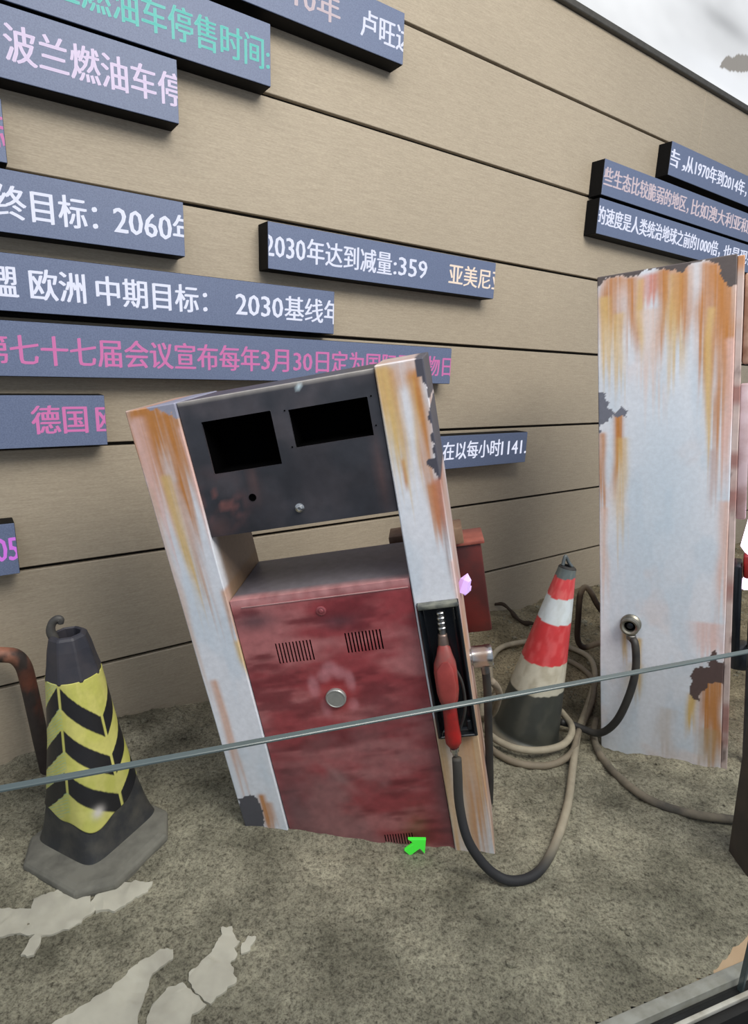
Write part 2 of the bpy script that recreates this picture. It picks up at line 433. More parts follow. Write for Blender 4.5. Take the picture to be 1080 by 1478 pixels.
led_sign(-1.9, .010, 2.493, 2.664, [('10年', -.455, -.277, 2.574, 'k', E_), ('卢旺达', -.188, .046, 2.574, 'w', E_)], 'highest light board, running off the top edge, white characters at its end')
led_sign(-1.9, -.543, 2.275, 2.459, [('波兰燃油车停售时间:', -1.283, -.551, 2.362, 't', .1)], 'light board with teal green characters')
led_sign(-1.9, -.860, 2.090, 2.267, [('波兰燃油车', -1.324, -.930, 2.178, 'l', .098), ('停', -.922, -.845, 2.178, 'l', .098)], 'light board with lavender characters below the teal one')
led_sign(-1.9, -1.343, 1.881, 2.040, [('标', -1.40, -1.345, 1.955, 'p', E_)], 'light board tip at left edge with a sliver of pink')
led_sign(-1.9, -.858, 1.701, 1.867, [('终目标：', -1.386, -1.124, 1.780, 'w', E_), ('2060', -1.076, -.902, 1.782, 'w', .1), ('年', -.896, -.820, 1.780, 'w', E_)], 'light board whose white text ends in 2060')
led_sign(-1.9, -.280, 1.489, 1.649, [('盟', -1.403, -1.352, 1.568, 'w', E_), ('欧洲', -1.32, -1.173, 1.568, 'w', E_), ('中期目标：', -1.141, -.792, 1.568, 'w', E_), ('2030', -.687, -.505, 1.570, 'w', .1), ('基线年', -.496, -.250, 1.568, 'w', E_)], 'light board with white text ending after 2030, left of centre')
led_sign(-1.9, .350, 1.305, 1.465, [('第', -1.449, -1.394, 1.380, 'p', E_), ('七十七届会议宣布每年', -1.387, -.600, 1.380, 'p', E_), ('3月30日', -.592, -.304, 1.380, 'p', E_), ('定为国际零废物日', -.291, .350, 1.380, 'p', E_)], 'longest light board with pink text, passing behind the leaning pump top')
led_sign(-1.9, -1.139, 1.091, 1.252, [('德国', -1.351, -1.197, 1.174, 'p', E_), ('欧', -1.170, -1.090, 1.174, 'p', E_)], 'light board with two large pink characters left of the leaning pump')
led_sign(-1.9, -1.425, .697, .863, [('05', -1.485, -1.424, .782, 'm', .105)], 'lowest light board tip at left edge with magenta digits')
led_sign(-.560, .593, 1.699, 1.858, [('2030', -.576, -.412, 1.779, 'w', .1), ('年达到减量', -.403, -.011, 1.777, 'w', E_), (':359', .0, .177, 1.779, 'w', .1), ('亚美尼亚', .304, .655, 1.777, 'c', E_)], 'centre light board starting with 2030 and ending in cream characters')
led_sign(.300, .923, .905, 1.066, [('在以每小时', .330, .720, .990, 'w', E_), ('1141.', .730, .918, .990, 'w', .1)], 'short light board emerging right of the leaning pump')
led_sign(1.911, 3.9, 2.482, 2.654, [('告，', 1.861, 2.071, 2.572, 'w', E_), ('从1970年到2014年，', 2.075, 2.84, 2.572, 'w', E_)], 'upper right light board, topmost and furthest right of three')
led_sign(1.323, 3.9, 2.276, 2.445, [('些生态比较脆弱的地区，', 1.326, 2.169, 2.364, 'k', E_), ('比如澳大利亚和加拿大', 2.203, 3.261, 2.364, 'k', E_)], 'middle of the three right-hand light boards, dim rosy text')
led_sign(1.316, 3.9, 2.089, 2.261, [('的速度是人类统治地球之前的', 1.305, 2.316, 2.178, 'w', E_), ('1000倍，', 2.335, 2.619, 2.178, 'w', E_), ('也是现在的', 2.666, 3.219, 2.178, 'w', E_)], 'lowest of the three right-hand light boards, above the upright pump')
mu = None

# ------------------------------------------------------------------ rust painting
WH = (224, 228, 238)
def streaks(c, u, v, L):
    """L: (centre, half width, top, bottom, colour, strength); darkest at the top, dying away downwards"""
    for (cu, hw, vt, vb, col, st) in L:
        wob = (vn(v * 9 + cu * 50, u * 0, 2) - .5) * hw * .8
        a = np.exp(-np.abs((u - cu - wob) / hw) ** 2.6)
        edge = (vn(u * 160, u * 0 + 3, cu * 100) - .5) * (vt - vb) * .55
        f = sst(vb + edge, vb + (vt - vb) * .5 + edge, v) * sst(vt + .012, vt - .004, v)
        n = .72 + .5 * vn(u * 230, v * 6, cu * 37)
        c = mixc(c, col, np.clip(a * f * st * n, 0, 1))
    return c
def patch(c, u, v, poly, col, rim=(150, 92, 52)):
    j = (fbm(u * 70, v * 70, 8, 3) - .5) * .022; k = (fbm(u * 70 + 9, v * 70, 2, 3) - .5) * .022
    m = inpoly(u + j, v + k, poly).astype(float)
    c = mixc(c, col, m); return c
OR, YE, PK, BR_, GY = (190, 128, 68), (214, 182, 120), (222, 184, 176), (128, 84, 62), (92, 92, 104)
def white_base(u, v, s):
    n = fbm(u * 14, v * 5, s, 4); m = fbm(u * 60, v * 60, s + 5, 3)
    c = np.tile(nlin(WH), (len(u), 1)); c = mixc(c, (196, 212, 228), sst(.45, .7, n) * .5)
    c = mixc(c, (226, 212, 212), sst(.55, .8, fbm(u * 9 + 4, v * 7, s + 2, 4)) * .6)
    return c * (.95 + .08 * m)[:, None]
def p_left(x, y, z):
    c = white_base(x + y, z, 1)
    c = streaks(c, x, z, [(-.55, .07, 1.392, 1.22, OR, 1.0), (-.56, .035, 1.385, 1.1, OR, .9), (-.51, .03, 1.37, 1.05, OR, .95), (-.575, .02, 1.37, 1.0, PK, .8), (-.545, .014, 1.22, .80, YE, .9), (-.52, .013, 1.2, .78, OR, .55),
        (-.48, .006, 1.33, .95, PK, .9), (-.478, .008, .90, .72, OR, .8), (-.477, .010, .75, .62, YE, .8), (-.60, .012, 1.2, .5, (206, 178, 160), .7),
        (-.592, .006, 1.36, 1.1, PK, .9), (-.575, .012, .64, .2, (206, 150, 112), .75), (-.53, .012, .25, .10, OR, .9), (-.515, .012, .22, .10, OR, .7)])
    c = mixc(c, (128, 104, 80), sst(.008, .05, y) * sst(-.485, -.478, x) * .92)      # brown-beige shading painted into the inner side
    c = patch(c, x, z, [(-.587, 1.41), (-.455, 1.41), (-.457, 1.363), (-.476, 1.358), (-.497, 1.368), (-.522, 1.386), (-.552, 1.391)], (150, 152, 172))
    c = patch(c, x, z, [(-.65, .10), (-.613, .215), (-.587, .251), (-.56, .258), (-.543, .242), (-.538, .208), (-.55, .10)], (84, 84, 92))
    return c
def p_right(x, y, z):
    c = white_base(x + y, z, 2)
    c = streaks(c, x, z, [(.022, .018, 1.385, 1.16, YE, .95), (.045, .012, 1.38, 1.1, OR, .5), (.02, .03, 1.39, 1.28, OR, .55), (.088, .013, 1.36, 1.10, YE, .9), (.098, .006, 1.33, 1.12, OR, .7), (.07, .05, 1.392, 1.33, OR, .5),
        (.10, .014, 1.10, .93, OR, .8), (.115, .008, 1.12, .8, BR_, .7), (.035, .006, 1.17, 1.10, OR, .8), (.12, .008, .9, .4, PK, .8),
        (.10, .03, .45, -.1, (200, 150, 104), .95), (.02, .02, .45, -.1, (206, 164, 116), .95), (.07, .02, .40, -.1, (196, 140, 92), .9), (.045, .05, .4, -.15, (214, 190, 160), .5), (.115, .012, .7, .1, YE, .5)])
    c = streaks(c, x, z, [(.025, .022, 1.39, 1.05, YE, .8), (.095, .018, 1.37, 1.02, OR, .8)])
    c = mixc(c, (170, 120, 92), sst(.01, .03, y) * .55 * (.5 + fbm(y * 20, z * 9, 3)))
    D = (74, 74, 86)
    c = patch(c, x, z, [(.096, 1.41), (.15, 1.41), (.15, 1.28), (.118, 1.30), (.118, 1.345), (.100, 1.362)], D)
    c = patch(c, x, z, [(.112, 1.285), (.15, 1.29), (.15, 1.12), (.122, 1.102), (.112, 1.118), (.106, 1.138), (.090, 1.150), (.094, 1.168), (.108, 1.168), (.116, 1.19), (.112, 1.24)], D)
    c = streaks(c, x, z, [(.11, .016, 1.11, .95, (190, 110, 70), .7)])
    return c
def p_p2(x, y, z):
    c = white_base(x + y, z, 7); c = mixc(c, (190, 212, 230), gauss(x, z, -.2, 1.0, .14, .45) * .6)
    c = streaks(c, x, z, [(-.36, .04, 1.74, 1.5, OR, .85), (-.30, .028, 1.73, 1.45, OR, .9), (-.385, .02, 1.68, 1.38, YE, .8), (-.34, .02, 1.62, 1.35, YE, .7), (-.27, .012, 1.72, 1.47, YE, .9),
        (-.23, .03, 1.73, 1.62, (206, 140, 130), .9), (-.235, .035, 1.62, 1.25, (222, 200, 190), .7), (-.19, .03, 1.74, 1.42, OR, .9), (-.165, .026, 1.72, 1.38, YE, .9), (-.15, .03, 1.74, 1.5, OR, .8),
        (-.085, .022, 1.74, 1.30, OR, .95), (-.06, .03, 1.73, 1.25, OR, 1.0), (-.03, .03, 1.70, 1.0, OR, .95), (-.07, .012, 1.6, 1.1, YE, .8), (-.012, .014, 1.5, .9, PK, .9), (-.05, .012, 1.15, .88, (190, 170, 168), .7),
        (-.395, .014, 1.22, .82, OR, .85), (-.345, .016, 1.285, .98, OR, 1.0), (-.335, .02, 1.2, .75, YE, .65), (-.39, .015, .95, .55, (220, 190, 176), .7),
        (-.318, .010, .50, .36, YE, .8), (-.27, .010, .46, .24, YE, .9), (-.285, .03, .36, .2, (200, 186, 160), .6), (-.01, .02, .98, .5, (218, 186, 176), .9), (-.035, .05, .55, .40, PK, .7),
        (-.095, .016, .275, .10, YE, 1.0), (-.055, .028, .33, .04, OR, 1.0), (-.02, .022, .34, .0, OR, 1.0), (-.05, .03, .15, -.05, (180, 150, 110), .8), (-.18, .03, .2, -.02, (196, 182, 170), .5)])
    D = (88, 80, 80)
    c = patch(c, x, z, [(-.42, 1.78), (.02, 1.78), (.02, 1.66), (-.021, 1.656), (-.044, 1.69), (-.05, 1.73), (-.082, 1.744), (-.121, 1.747), (-.149, 1.722), (-.179, 1.732), (-.199, 1.745), (-.25, 1.748), (-.281, 1.734), (-.345, 1.743), (-.389, 1.735), (-.42, 1.712)], D)
    c = patch(c, x, z, [(-.42, 1.345), (-.396, 1.368), (-.383, 1.355), (-.369, 1.306), (-.351, 1.293), (-.328, 1.309), (-.306, 1.291), (-.313, 1.277), (-.34, 1.280), (-.369, 1.282), (-.374, 1.263), (-.397, 1.247), (-.405, 1.205), (-.42, 1.2)], (112, 116, 130))
    c = patch(c, x, z, [(-.027, .463), (-.015, .413), (.02, .43), (.02, .33), (-.009, .339), (-.034, .335), (-.067, .288), (-.075, .254), (-.106, .27), (-.098, .309), (-.103, .361), (-.073, .388), (-.052, .384), (-.043, .437)], (92, 74, 72))
    c = mixc(c, (176, 160, 152), sst(.0, .02, y - .395) * .5)
    return c
def p_red(x, y, z):
    n = fbm(x * 5, z * 16, 4, 5); m = fbm(x * 7 + 3, z * 28, 8, 4); q = fbm(x * 6, z * 6, 12, 4)
    c = np.tile(nlin((152, 66, 72)), (len(x), 1)); c = mixc(c, (184, 118, 120), sst(.38, .68, n) * .85)
    c = mixc(c, (112, 42, 50), sst(.52, .72, m) * .8)
    c = mixc(c, (148, 104, 106), sst(.36, .62, q) * sst(.62, .25, z) * .85)
    c = mixc(c, (84, 66, 74), gauss(x, z, -.42, .80, .06, .025) * .8 + gauss(x, z, -.20, .77, .05, .02) * .6)
    c = mixc(c, (112, 84, 88), gauss(x, z, -.44, .2, .05, .14) * .8 + gauss(x, z, .0, .2, .03, .2) * .7)
    c = mixc(c, (206, 150, 152), sst(.834, .86, z) * .9 * (.4 + vn(x * 60, z * 10, 2)))  # dusty pink highlight painted along the top lip
    for (cx, cz, a, b) in ((-.2475, .637, .022, .022), (-.268, .615, .02, .02), (-.225, .62, .02, .02), (-.302, .585, .016, .035), (-.200, .592, .014, .033), (-.28, .52, .016, .03), (-.205, .52, .016, .02)):
        c = mixc(c, (198, 138, 146), np.exp(-(((x - cx) / a) ** 2 + ((z - cz) / b) ** 2) ** 2) * .65)      # smeared hand-like mark
    c = mixc(c, (176, 34, 34), np.clip(gauss(x, z, -.247, .547, .045, .05) - gauss(x, z, -.247, .547, .02, .02), 0, 1) * .7)
    c = mixc(c, (176, 140, 140), np.exp(-(((x + .30) * .75 + (z - .30) * .6) / .012) ** 2 - ((x + .29) / .05) ** 2) * .35)
    c = mixc(c, (106, 102, 110), sst(.012, .05, y + (n - .5) * .04) * sst(.855, .864, z))
    return c
def p_head(x, y, z):
    c = np.tile(nlin((58, 60, 68)), (len(x), 1)); n = fbm(x * 12, z * 10, 4, 4)
    c = mixc(c, (82, 78, 84), sst(.45, .7, n) * .7); c = mixc(c, (40, 40, 46), sst(.5, .8, fbm(x * 5, z * 5, 9, 3)) * .7)
    c = mixc(c, (126, 84, 82), sst(.5, .66, fbm(x * 50, z * 50, 3, 3)) * gauss(x, z, -.43, 1.13, .05, .05) * .9)
    c = mixc(c, (104, 78, 76), gauss(x, z, -.335, 1.175, .012, .05) * .5 + gauss(x, z, -.02, 1.15, .012, .08) * .5 + gauss(x, z, -.45, 1.07, .03, .03) * .5)
    c = mixc(c, (200, 220, 230), ((np.abs(x + .180) < .005) & (z > 1.375) & (z < 1.388)).astype(float))
    c = mixc(c, (190, 185, 180), sst(1.389, 1.391, z) * sst(.012, .006, y) * .8)
    return c

# ------------------------------------------------------------------ leaning pump
X1 = Vector((.9764, -.0848, .1985)); Z1 = Vector((-.2028, -.0456, .9782)); Y1 = Z1.cross(X1).normalized(); X1 = Y1.cross(Z1).normalized()
def frame(X, Y, Z, O): m = Matrix((X, Y, Z)).transposed().to_4x4(); m.translation = O; return m
PM1 = frame(X1, Y1, Z1, Vector((.2654, 1.4423, 0)))
pump = root('fuel_pump', 'leaning fuel pump with red cabinet, white columns and black head', 'fuel pump', PM1, 'wrecked fuel pumps')
def dent(me, amp, sc, seed):
    n = len(me.vertices); co = np.empty(n * 3); me.vertices.foreach_get('co', co); co = co.reshape(-1, 3)
    co[:, 1] += (fbm(co[:, 0] * sc, co[:, 2] * sc + co[:, 1] * 3, seed, 2) - .5) * amp
    co[:, 0] += (fbm(co[:, 1] * sc + 7, co[:, 2] * sc, seed + 3, 2) - .5) * amp
    me.vertices.foreach_set('co', co.ravel())
def sheetbox(name, dims, st, fn, m, parent, holes=(), dn=.002, bev=.003, flare=None, **k):
    V, F = gridbox(*dims, st, holes, **k); me = mesh(V, F, weld=True, angle=40)
    if dn: dent(me, dn, 6, len(V) % 17)
    if flare:
        for v in me.vertices: flare(v.co)
    paint(me, fn); o = link(name, me, m, parent)
    if bev:
        b = o.modifiers.new('b', 'BEVEL'); b.width = bev; b.segments = 2; b.limit_method = 'ANGLE'; b.angle_limit = math.radians(50)
    return o
sheetbox('column', (-.605, -.477, 0, .30, -.12, 1.393), .0036, p_left, m_white, pump)['label'] = 'left white column, rust streaked'
def fl(co):
    if co.x > .1: co.x += co.y * .045
sheetbox('column', (.006, .119, 0, .30, -.12, 1.397), .0036, p_right, m_white, pump, flare=fl)['label'] = 'right white column carrying the nozzle'
win_holes = [(-.428, -.254, 1.206, 1.3365), (-.2116, -.021, 1.2395, 1.331)]
hp = sheetbox('head_panel', (-.476, .005, .006, .28, 1.047, 1.391), .012, p_head, m_dark, pump, win_holes, dn=0, bev=.0015)
for (a, b, c_, d_) in win_holes:
    bm = bmesh.new()
    x0, x1, z0, z1 = a - .001, b + .001, c_ - .001, d_ + .001
    w_, h_ = x1 - x0, z1 - z0
    for cc, ss in (((x0, .06, (z0 + z1) / 2), (.003, .09, h_)), ((x1, .06, (z0 + z1) / 2), (.003, .09, h_)), (((x0 + x1) / 2, .06, z0), (w_, .09, .003)), (((x0 + x1) / 2, .06, z1), (w_, .09, .003)), (((x0 + x1) / 2, .105, (z0 + z1) / 2), (w_, .003, h_))):
        box(bm, cc, ss)
    link('display_recess', bmm(bm), m_hole, hp)
link('keyhole', lathe([(.0095, 0), (.0095, .0012), (.007, .0014), (.006, -.004)], 20, 'Y', (-.346, .0058, 1.135)), m_hole, hp)
o = link('screw', lathe([(.012, 0), (.012, .002), (.008, .003), (.008, .007), (.0045, .009), (.004, .006)], 16, 'Y', (-.234, .0058, 1.091)), m_chrome, hp)
for zx, zz in ((-.22, 1.331), (-.012, 1.331), (-.012, 1.262), (-.22, 1.243)):
    link('screw_hole', lathe([(.002, 0), (.002, .001)], 8, 'Y', (zx, .0055, zz)), m_hole, hp)
sl = [(-.3814 + k * .0095, -.3814 + k * .0095 + .0042, .667, .729) for k in range(11)]
sl += [(-.1895 + k * .0093, -.1895 + k * .0093 + .0042, .676, .736) for k in range(11)]
sl += [(-.1952 + k * .0080, -.1952 + k * .0080 + .0035, .02, .070) for k in range(11)]
cab = sheetbox('cabinet', (-.474, .004, .006, .29, -.12, .866), .007, p_red, m_red, pump, sl, dn=0, bev=.010, t=.003)
for a, b, c_, d_ in ((-.385, -.275, .66, .735), (-.194, -.085, .67, .742), (-.2, -.1, .015, .075)):
    o = link('vent_backing', boxmesh(((a + b) / 2, .012, (c_ + d_) / 2), (b - a, .004, d_ - c_)), m_hole, cab)
link('lid_seam', boxmesh((-.224, .0052, .8445), (.445, .0016, .0022)), mat('dusty_seam', (190, 150, 150), .6), cab)
link('rivet', lathe([(.0135, 0), (.0135, .0015), (.009, .003), (.009, .0015), (.005, .003), (.004, .004)], 18, 'Y', (-.237, .006, .808)), mat('red_rivet', (150, 78, 84), .4), cab)
kn = link('knob', lathe([(.0285, -.004), (.0285, .010), (.026, .0125), (.0245, .0125), (.0235, .0115), (.001, .0118)], 32, 'Y', (-.2472, .008, .5474)), mat('brushed_aluminium', (168, 170, 168), .38, .55, sc=50, var=.12), cab); kn['label'] = 'round grey metal cap'
# nozzle pocket: black moulded tray with raised rim
m_pocket = mat('black_plastic_tray', (24, 28, 34), .25, var=.4, sc=9)
def pocket(parent, x0, x1, z0, z1, yf, dep=.028):
    V, F = [], []
    def ring(ins, y): return [(x0 + ins, y, z0 + ins), (x1 - ins, y, z0 + ins), (x1 - ins, y, z1 - ins), (x0 + ins, y, z1 - ins)]
    rings = [ring(0, yf), ring(0, yf - .016), ring(.003, yf - dep + .006), ring(.008, yf - dep + .006), ring(.014, yf - .004), ring(.02, yf - .002)]
    for r in rings: V += r
    for i in range(len(rings) - 1):
        for k in range(4):
            a = i * 4 + k; b = i * 4 + (k + 1) % 4; F.append((a, b, b + 4, a + 4))
    b = (len(rings) - 1) * 4; F.append((b, b + 1, b + 2, b + 3))
    me = mesh(V, F); o = link('nozzle_pocket', me, m_pocket, parent)
    bv = o.modifiers.new('b', 'BEVEL'); bv.width = .003; bv.segments = 2
    return o
pk = pocket(pump, .012, .119, .400, .799, .0)
link('pocket_hood', boxmesh((.0655, -.012, .794), (.103, .026, .012), .004, 2), mat('worn_grey_plastic', (120, 122, 112), .4, c2=(60, 64, 66)), pk)
link('pocket_latch', boxmesh((.100, -.012, .435), (.012, .012, .03), .002, 1), m_pocket, pk)
# nozzle resting in the pocket
m_nred = mat('dusty_red_grip', (150, 52, 48), .5, c2=(128, 74, 70), sc=26)
m_nred2 = mat('bright_red_sleeve', (176, 36, 34), .4, c2=(128, 40, 38), sc=18)
nz = root('fuel_nozzle', 'red fuel nozzle resting in the black pocket of the leaning pump', 'nozzle', PM1.copy())
link('spout', tube([(.0695, -.010, .775), (.0685, -.016, .735), (.066, -.02, .700)], .009, 14, 6), m_dull, nz)
for k in range(4):
    link('spout_ring', lathe([(.0105, 0), (.012, .002), (.012, .006), (.0105, .008)], 16, 'Z', (.0692 - k * .0004, -.012 - k * .0013, .768 - k * .0135)), m_chrome, nz)
link('spout_base', tube([(.067, -.019, .715), (.066, -.022, .695), (.065, -.024, .672)], .012, 14, 4, rfun=lambda t: .0115 + .004 * t), mat('tarnished_metal', (130, 112, 104), .4, .7), nz)
link('grip_body', loft([(.065, -.026, .690, .011, .011), (.065, -.028, .678, .017, .017), (.064, -.032, .660, .021, .022), (.062, -.034, .640, .028, .026), (.0605, -.034, .615, .030, .027), (.059, -.034, .560, .029, .026), (.058, -.033, .535, .025, .024), (.057, -.032, .518, .019, .02), (.0565, -.03, .512, .014, .016)]), m_nred, nz)
link('grip_face', loft([(.0645, -.054, .655, .008, .004), (.0605, -.0595, .635, .021, .004), (.0595, -.0605, .60, .023, .004), (.0585, -.0600, .555, .021, .004), (.0575, -.054, .528, .011, .004)]), mat('faded_red_plate', (164, 72, 68), .45, c2=(138, 56, 54), sc=14), nz)
link('handle_sleeve', loft([(.0565, -.030, .522, .014, .015), (.056, -.030, .505, .0185, .018), (.0545, -.030, .455, .0195, .019), (.053, -.030, .415, .022, .02), (.0525, -.030, .400, .0215, .02), (.052, -.030, .385, .013, .013)]), m_nred2, nz)
link('swivel', lathe([(.008, -.012), (.008, 0), (.0125, .002), (.0125, .012), (.009, .014), (.009, .018)], 16, 'Z', (.0515, -.030, .368)), m_chrome, nz)
link('trigger', tube([(.078, -.03, .64), (.098, -.036, .58), (.096, -.036, .50), (.070, -.03, .425)], .0035, 8, 6), m_rubber, nz)
nz_inv = PM1.inverted()
H1 = [(.2440, 1.384, .352), (.248, 1.380, .315), (.259, 1.370, .214), (.286, 1.342, .125), (.347, 1.332, .045), (.411, 1.329, .014), (.486, 1.359, .014), (.561, 1.453, .016), (.656, 1.629, .02), (.742, 1.84, .02), (.845, 2.085, -.01), (.973, 2.333, -.04), (1.064, 2.516, -.03), (1.086, 2.662, -.0), (1.016, 2.75, .02), (.893, 2.783, .03), (.74, 2.739, .04), (.641, 2.679, .035), (.578, 2.562, .02), (.540, 2.35, .015), (.470, 2.16, .025), (.455, 1.98, .04), (.525, 1.885, .042), (.628, 1.87, .042), (.730, 1.915, .042), (.795, 2.03, .035), (.79, 2.15, .03)]
def gz1(x, y): return float(ground_z(np.array([x]), np.array([y]))[0])
def lay(P, r, start=0):
    return [p if i < start else (p[0], p[1], max(p[2], gz1(p[0], p[1]) + r * .75)) for i, p in enumerate(P)]
def hose_col(P, r, dust_from, dust=(150, 138, 118), dark=(40, 40, 44)):
    def fn(x, y, z):
        up_ = np.zeros(len(x))
        k = sst(dust_from[0], dust_from[1], y)
        nn = fbm(x * 22, y * 22, 4, 3)
        c = np.tile(nlin(dark), (len(x), 1)); return mixc(c, dust, np.clip(k * (.55 + .9 * nn), 0, 1))
    return fn
m_hose = attrmat('dusty_rubber_hose', .7, .1, 30, .1)
me = tube(lay(H1, .013, 5), .013, 12, 8)
paint(me, hose_col(H1, .013, (1.34, 1.52), (172, 162, 142)))
ho = link('hose', me, m_hose); ho.parent = nz; ho.matrix_parent_inverse = nz_inv

# right-hand fittings of the leaning pump
link('side_fitting', lathe([(.024, 0), (.024, .004), (.0325, .006), (.0325, .042), (.0335, .044), (.0335, .062), (.029, .066), (.02, .0665), (.018, .060)], 28, 'X', (.127, .20, .508)), m_chrome, pump)
link('fitting_elbow', tube([(.165, .20, .485), (.166, .199, .465), (.167, .198, .452)], .013, 14, 4), m_dull, pump)
def world1(l): return [PM1 @ Vector(p) for p in l]
h = link('rubber_hose', tube([PM1 @ Vector((.167, .198, .458)), (.362, 1.61, .42), (.376, 1.617, .295), (.388, 1.625, .19), (.400, 1.635, .08), (.408, 1.645, -.04)], .0125, 12, 8), m_rubber)
props(h, 'short black hose hanging from the chrome fitting of the leaning pump', 'hose')
# back of the leaning pump: red housing and strap
m_rearred = mat('dark_red_steel', (104, 34, 30), .45, c2=(70, 30, 28), sc=9)
link('rear_housing', boxmesh((.117, .425, .648), (.185, .11, .31), .008), m_rearred, pump)
link('rear_housing_lid', boxmesh((.122, .425, .806), (.197, .125, .012), .003), mat('rust_red_lid', (150, 84, 72), .5, c2=(110, 56, 48), sc=12), pump)
link('rear_bracket', boxmesh((.045, .37, .848), (.225, .09, .052), .004), mat('rusty_beige_steel', (136, 112, 90), .6, c2=(80, 52, 40), sc=8), pump)
link('rear_strut', boxmesh((.10, .335, .70), (.03, .08, .25), .002), m_rearred, pump)
# crystals
m_cry = glow('glowing_violet_crystal', (205, 160, 240), .45, (205, 180, 235), .12)
m_cry2 = glow('glowing_white_crystal', (250, 225, 255), 2.2, (240, 220, 250), .15)
def crystal(c, h, r, rot, seed):
    bm = bmesh.new(); rnd = random.Random(seed); n = 6
    a = [bm.verts.new((r * math.cos(k * math.tau / n), r * math.sin(k * math.tau / n), h * (.05 + rnd.random() * .1))) for k in range(n)]
    b = [bm.verts.new((r * .8 * math.cos(k * math.tau / n), r * .8 * math.sin(k * math.tau / n), h * (.6 + rnd.random() * .15))) for k in range(n)]
    t_ = bm.verts.new((0, 0, h)); d_ = bm.verts.new((0, 0, 0))
    for k in range(n):
        bm.faces.new((a[k], a[(k + 1) % n], b[(k + 1) % n], b[k])); bm.faces.new((b[k], b[(k + 1) % n], t_)); bm.faces.new((a[(k + 1) % n], a[k], d_))
    bmesh.ops.transform(bm, matrix=Matrix.Translation(c) @ rot, verts=bm.verts); return bmm(bm)
cr = root('crystal_cluster', 'small violet crystal on the right side of the leaning pump', 'crystal', PM1 @ Matrix.Translation((.130, .15, .0)))
for k, (dz, l_, an) in enumerate(((.742, .062, 22), (.738, .034, 60))):
    link('crystal', crystal((0, k * .012, dz), l_, .019 - .006 * k, Matrix.Rotation(math.radians(an), 4, 'Y'), k), m_cry, cr)

# ------------------------------------------------------------------ upright pump
X2 = Vector((.8562, -.5022, .1210)); Z2 = Vector((-.1104, .0510, .9926)); Y2 = Z2.cross(X2).normalized(); X2 = Y2.cross(Z2).normalized()
PM2 = frame(X2, Y2, Z2, Vector((1.2744, 1.8475, 0)))
p2 = root('fuel_pump', 'tall nearly upright fuel pump seen from its rust-streaked pale blue side', 'fuel pump', PM2, 'wrecked fuel pumps')
sheetbox('side_panel', (-.407, 0, 0, .13, -.16, 1.751), .004, p_p2, m_white, p2)
m_mauve = attrmat('mauve_front_paint', .5, .1, 20)
def p_front(x, y, z):
    c = np.tile(nlin((200, 182, 178)), (len(x), 1)); n = fbm(y * 15, z * 9, 5, 4)
    c = mixc(c, (150, 96, 90), sst(.5, .7, n) * .8); c = mixc(c, (196, 140, 90), sst(1.3, 1.6, z) * sst(.4, .6, fbm(y * 30, z * 5, 2)) * .8)
    return mixc(c, (90, 70, 66), sst(.62, .75, fbm(x * 30, z * 14, 9)) * .8)
sheetbox('front_column', (.0, .020, .004, .126, .0, 1.745), .012, p_front, m_mauve, p2)
sheetbox('front_column', (-.30, .020, .60, .72, -.1, 1.745), .012, p_front, m_mauve, p2)
sheetbox('head_panel', (-.30, .012, .13, .60, 1.35, 1.745), .02, p_head, m_dark, p2, dn=0)
sheetbox('cabinet', (-.30, .012, .13, .60, -.1, 1.15), .02, lambda x, y, z: p_red(y - .5, x * 0, z), m_red, p2, dn=0)
link('front_flap', boxmesh((.034, .05, 1.14), (.028, .07, .44), .006), mat('mauve_flap', (196, 176, 184), .5, c2=(160, 128, 128), sc=8), p2)
link('upper_flap', boxmesh((.038, .10, 1.56), (.035, .10, .28), .012), mat('rust_flap', (196, 168, 150), .5, c2=(140, 104, 84), sc=10), p2)
link('nozzle_pocket', boxmesh((.030, .07, .60), (.030, .11, .32), .008), m_pocket, p2)
link('pocket_foot', boxmesh((.044, .075, .42), (.055, .11, .08), .014), m_pocket, p2)
FT = (-.298, 0, .519)
link('side_fitting', lathe([(.036, 0), (.036, .006), (.030, .012), (.030, .028), (.033, .030), (.033, .038), (.026, .040), (.020, .036), (.019, .022)], 30, 'Y', FT), mat('worn_nickel', (158, 156, 146), .4, .75, c2=(110, 108, 100), sc=22), p2)
link('fitting_bore', lathe([(.0195, 0), (.0195, .024), (.012, .0245)], 24, 'Y', FT), m_hole, p2)
link('bore_cap', lathe([(.011, 0), (.011, .026), (.005, .028)], 20, 'Y', FT), mat('dark_steel', (60, 64, 70), .3, .8), p2)
link('hose_nut', lathe([(.015, -.012), (.017, -.008), (.017, .004), (.015, .006)], 16, 'Z', (-.294, -.022, .478)), m_dull, p2)
h = link('rubber_hose', tube(lay([PM2 @ Vector((-.2935, -.022, .474)), (.966, 1.975, .415), (.973, 1.960, .325), (.960, 1.955, .22), (.935, 1.975, .10), (.895, 2.02, .02), (.83, 2.08, .01), (.770, 2.09, .02)], .014, 4), .014, 12, 8), m_rubber)
props(h, 'black hose curving from the upright pump fitting to the ground', 'hose')
me = tube(lay([(.955, 2.19, -.03), (.905, 2.08, -.03), (.878, 1.95, -.02), (.878, 1.83, 0), (.902, 1.724, .012), (.958, 1.652, .012), (1.05, 1.61, .012), (1.151, 1.593, .012), (1.35, 1.57, .012)], .014), .0135, 12, 8)
h = link('rubber_hose', me, m_dusty); props(h, 'dusty grey hose lying on the sand past the upright pump foot', 'hose')
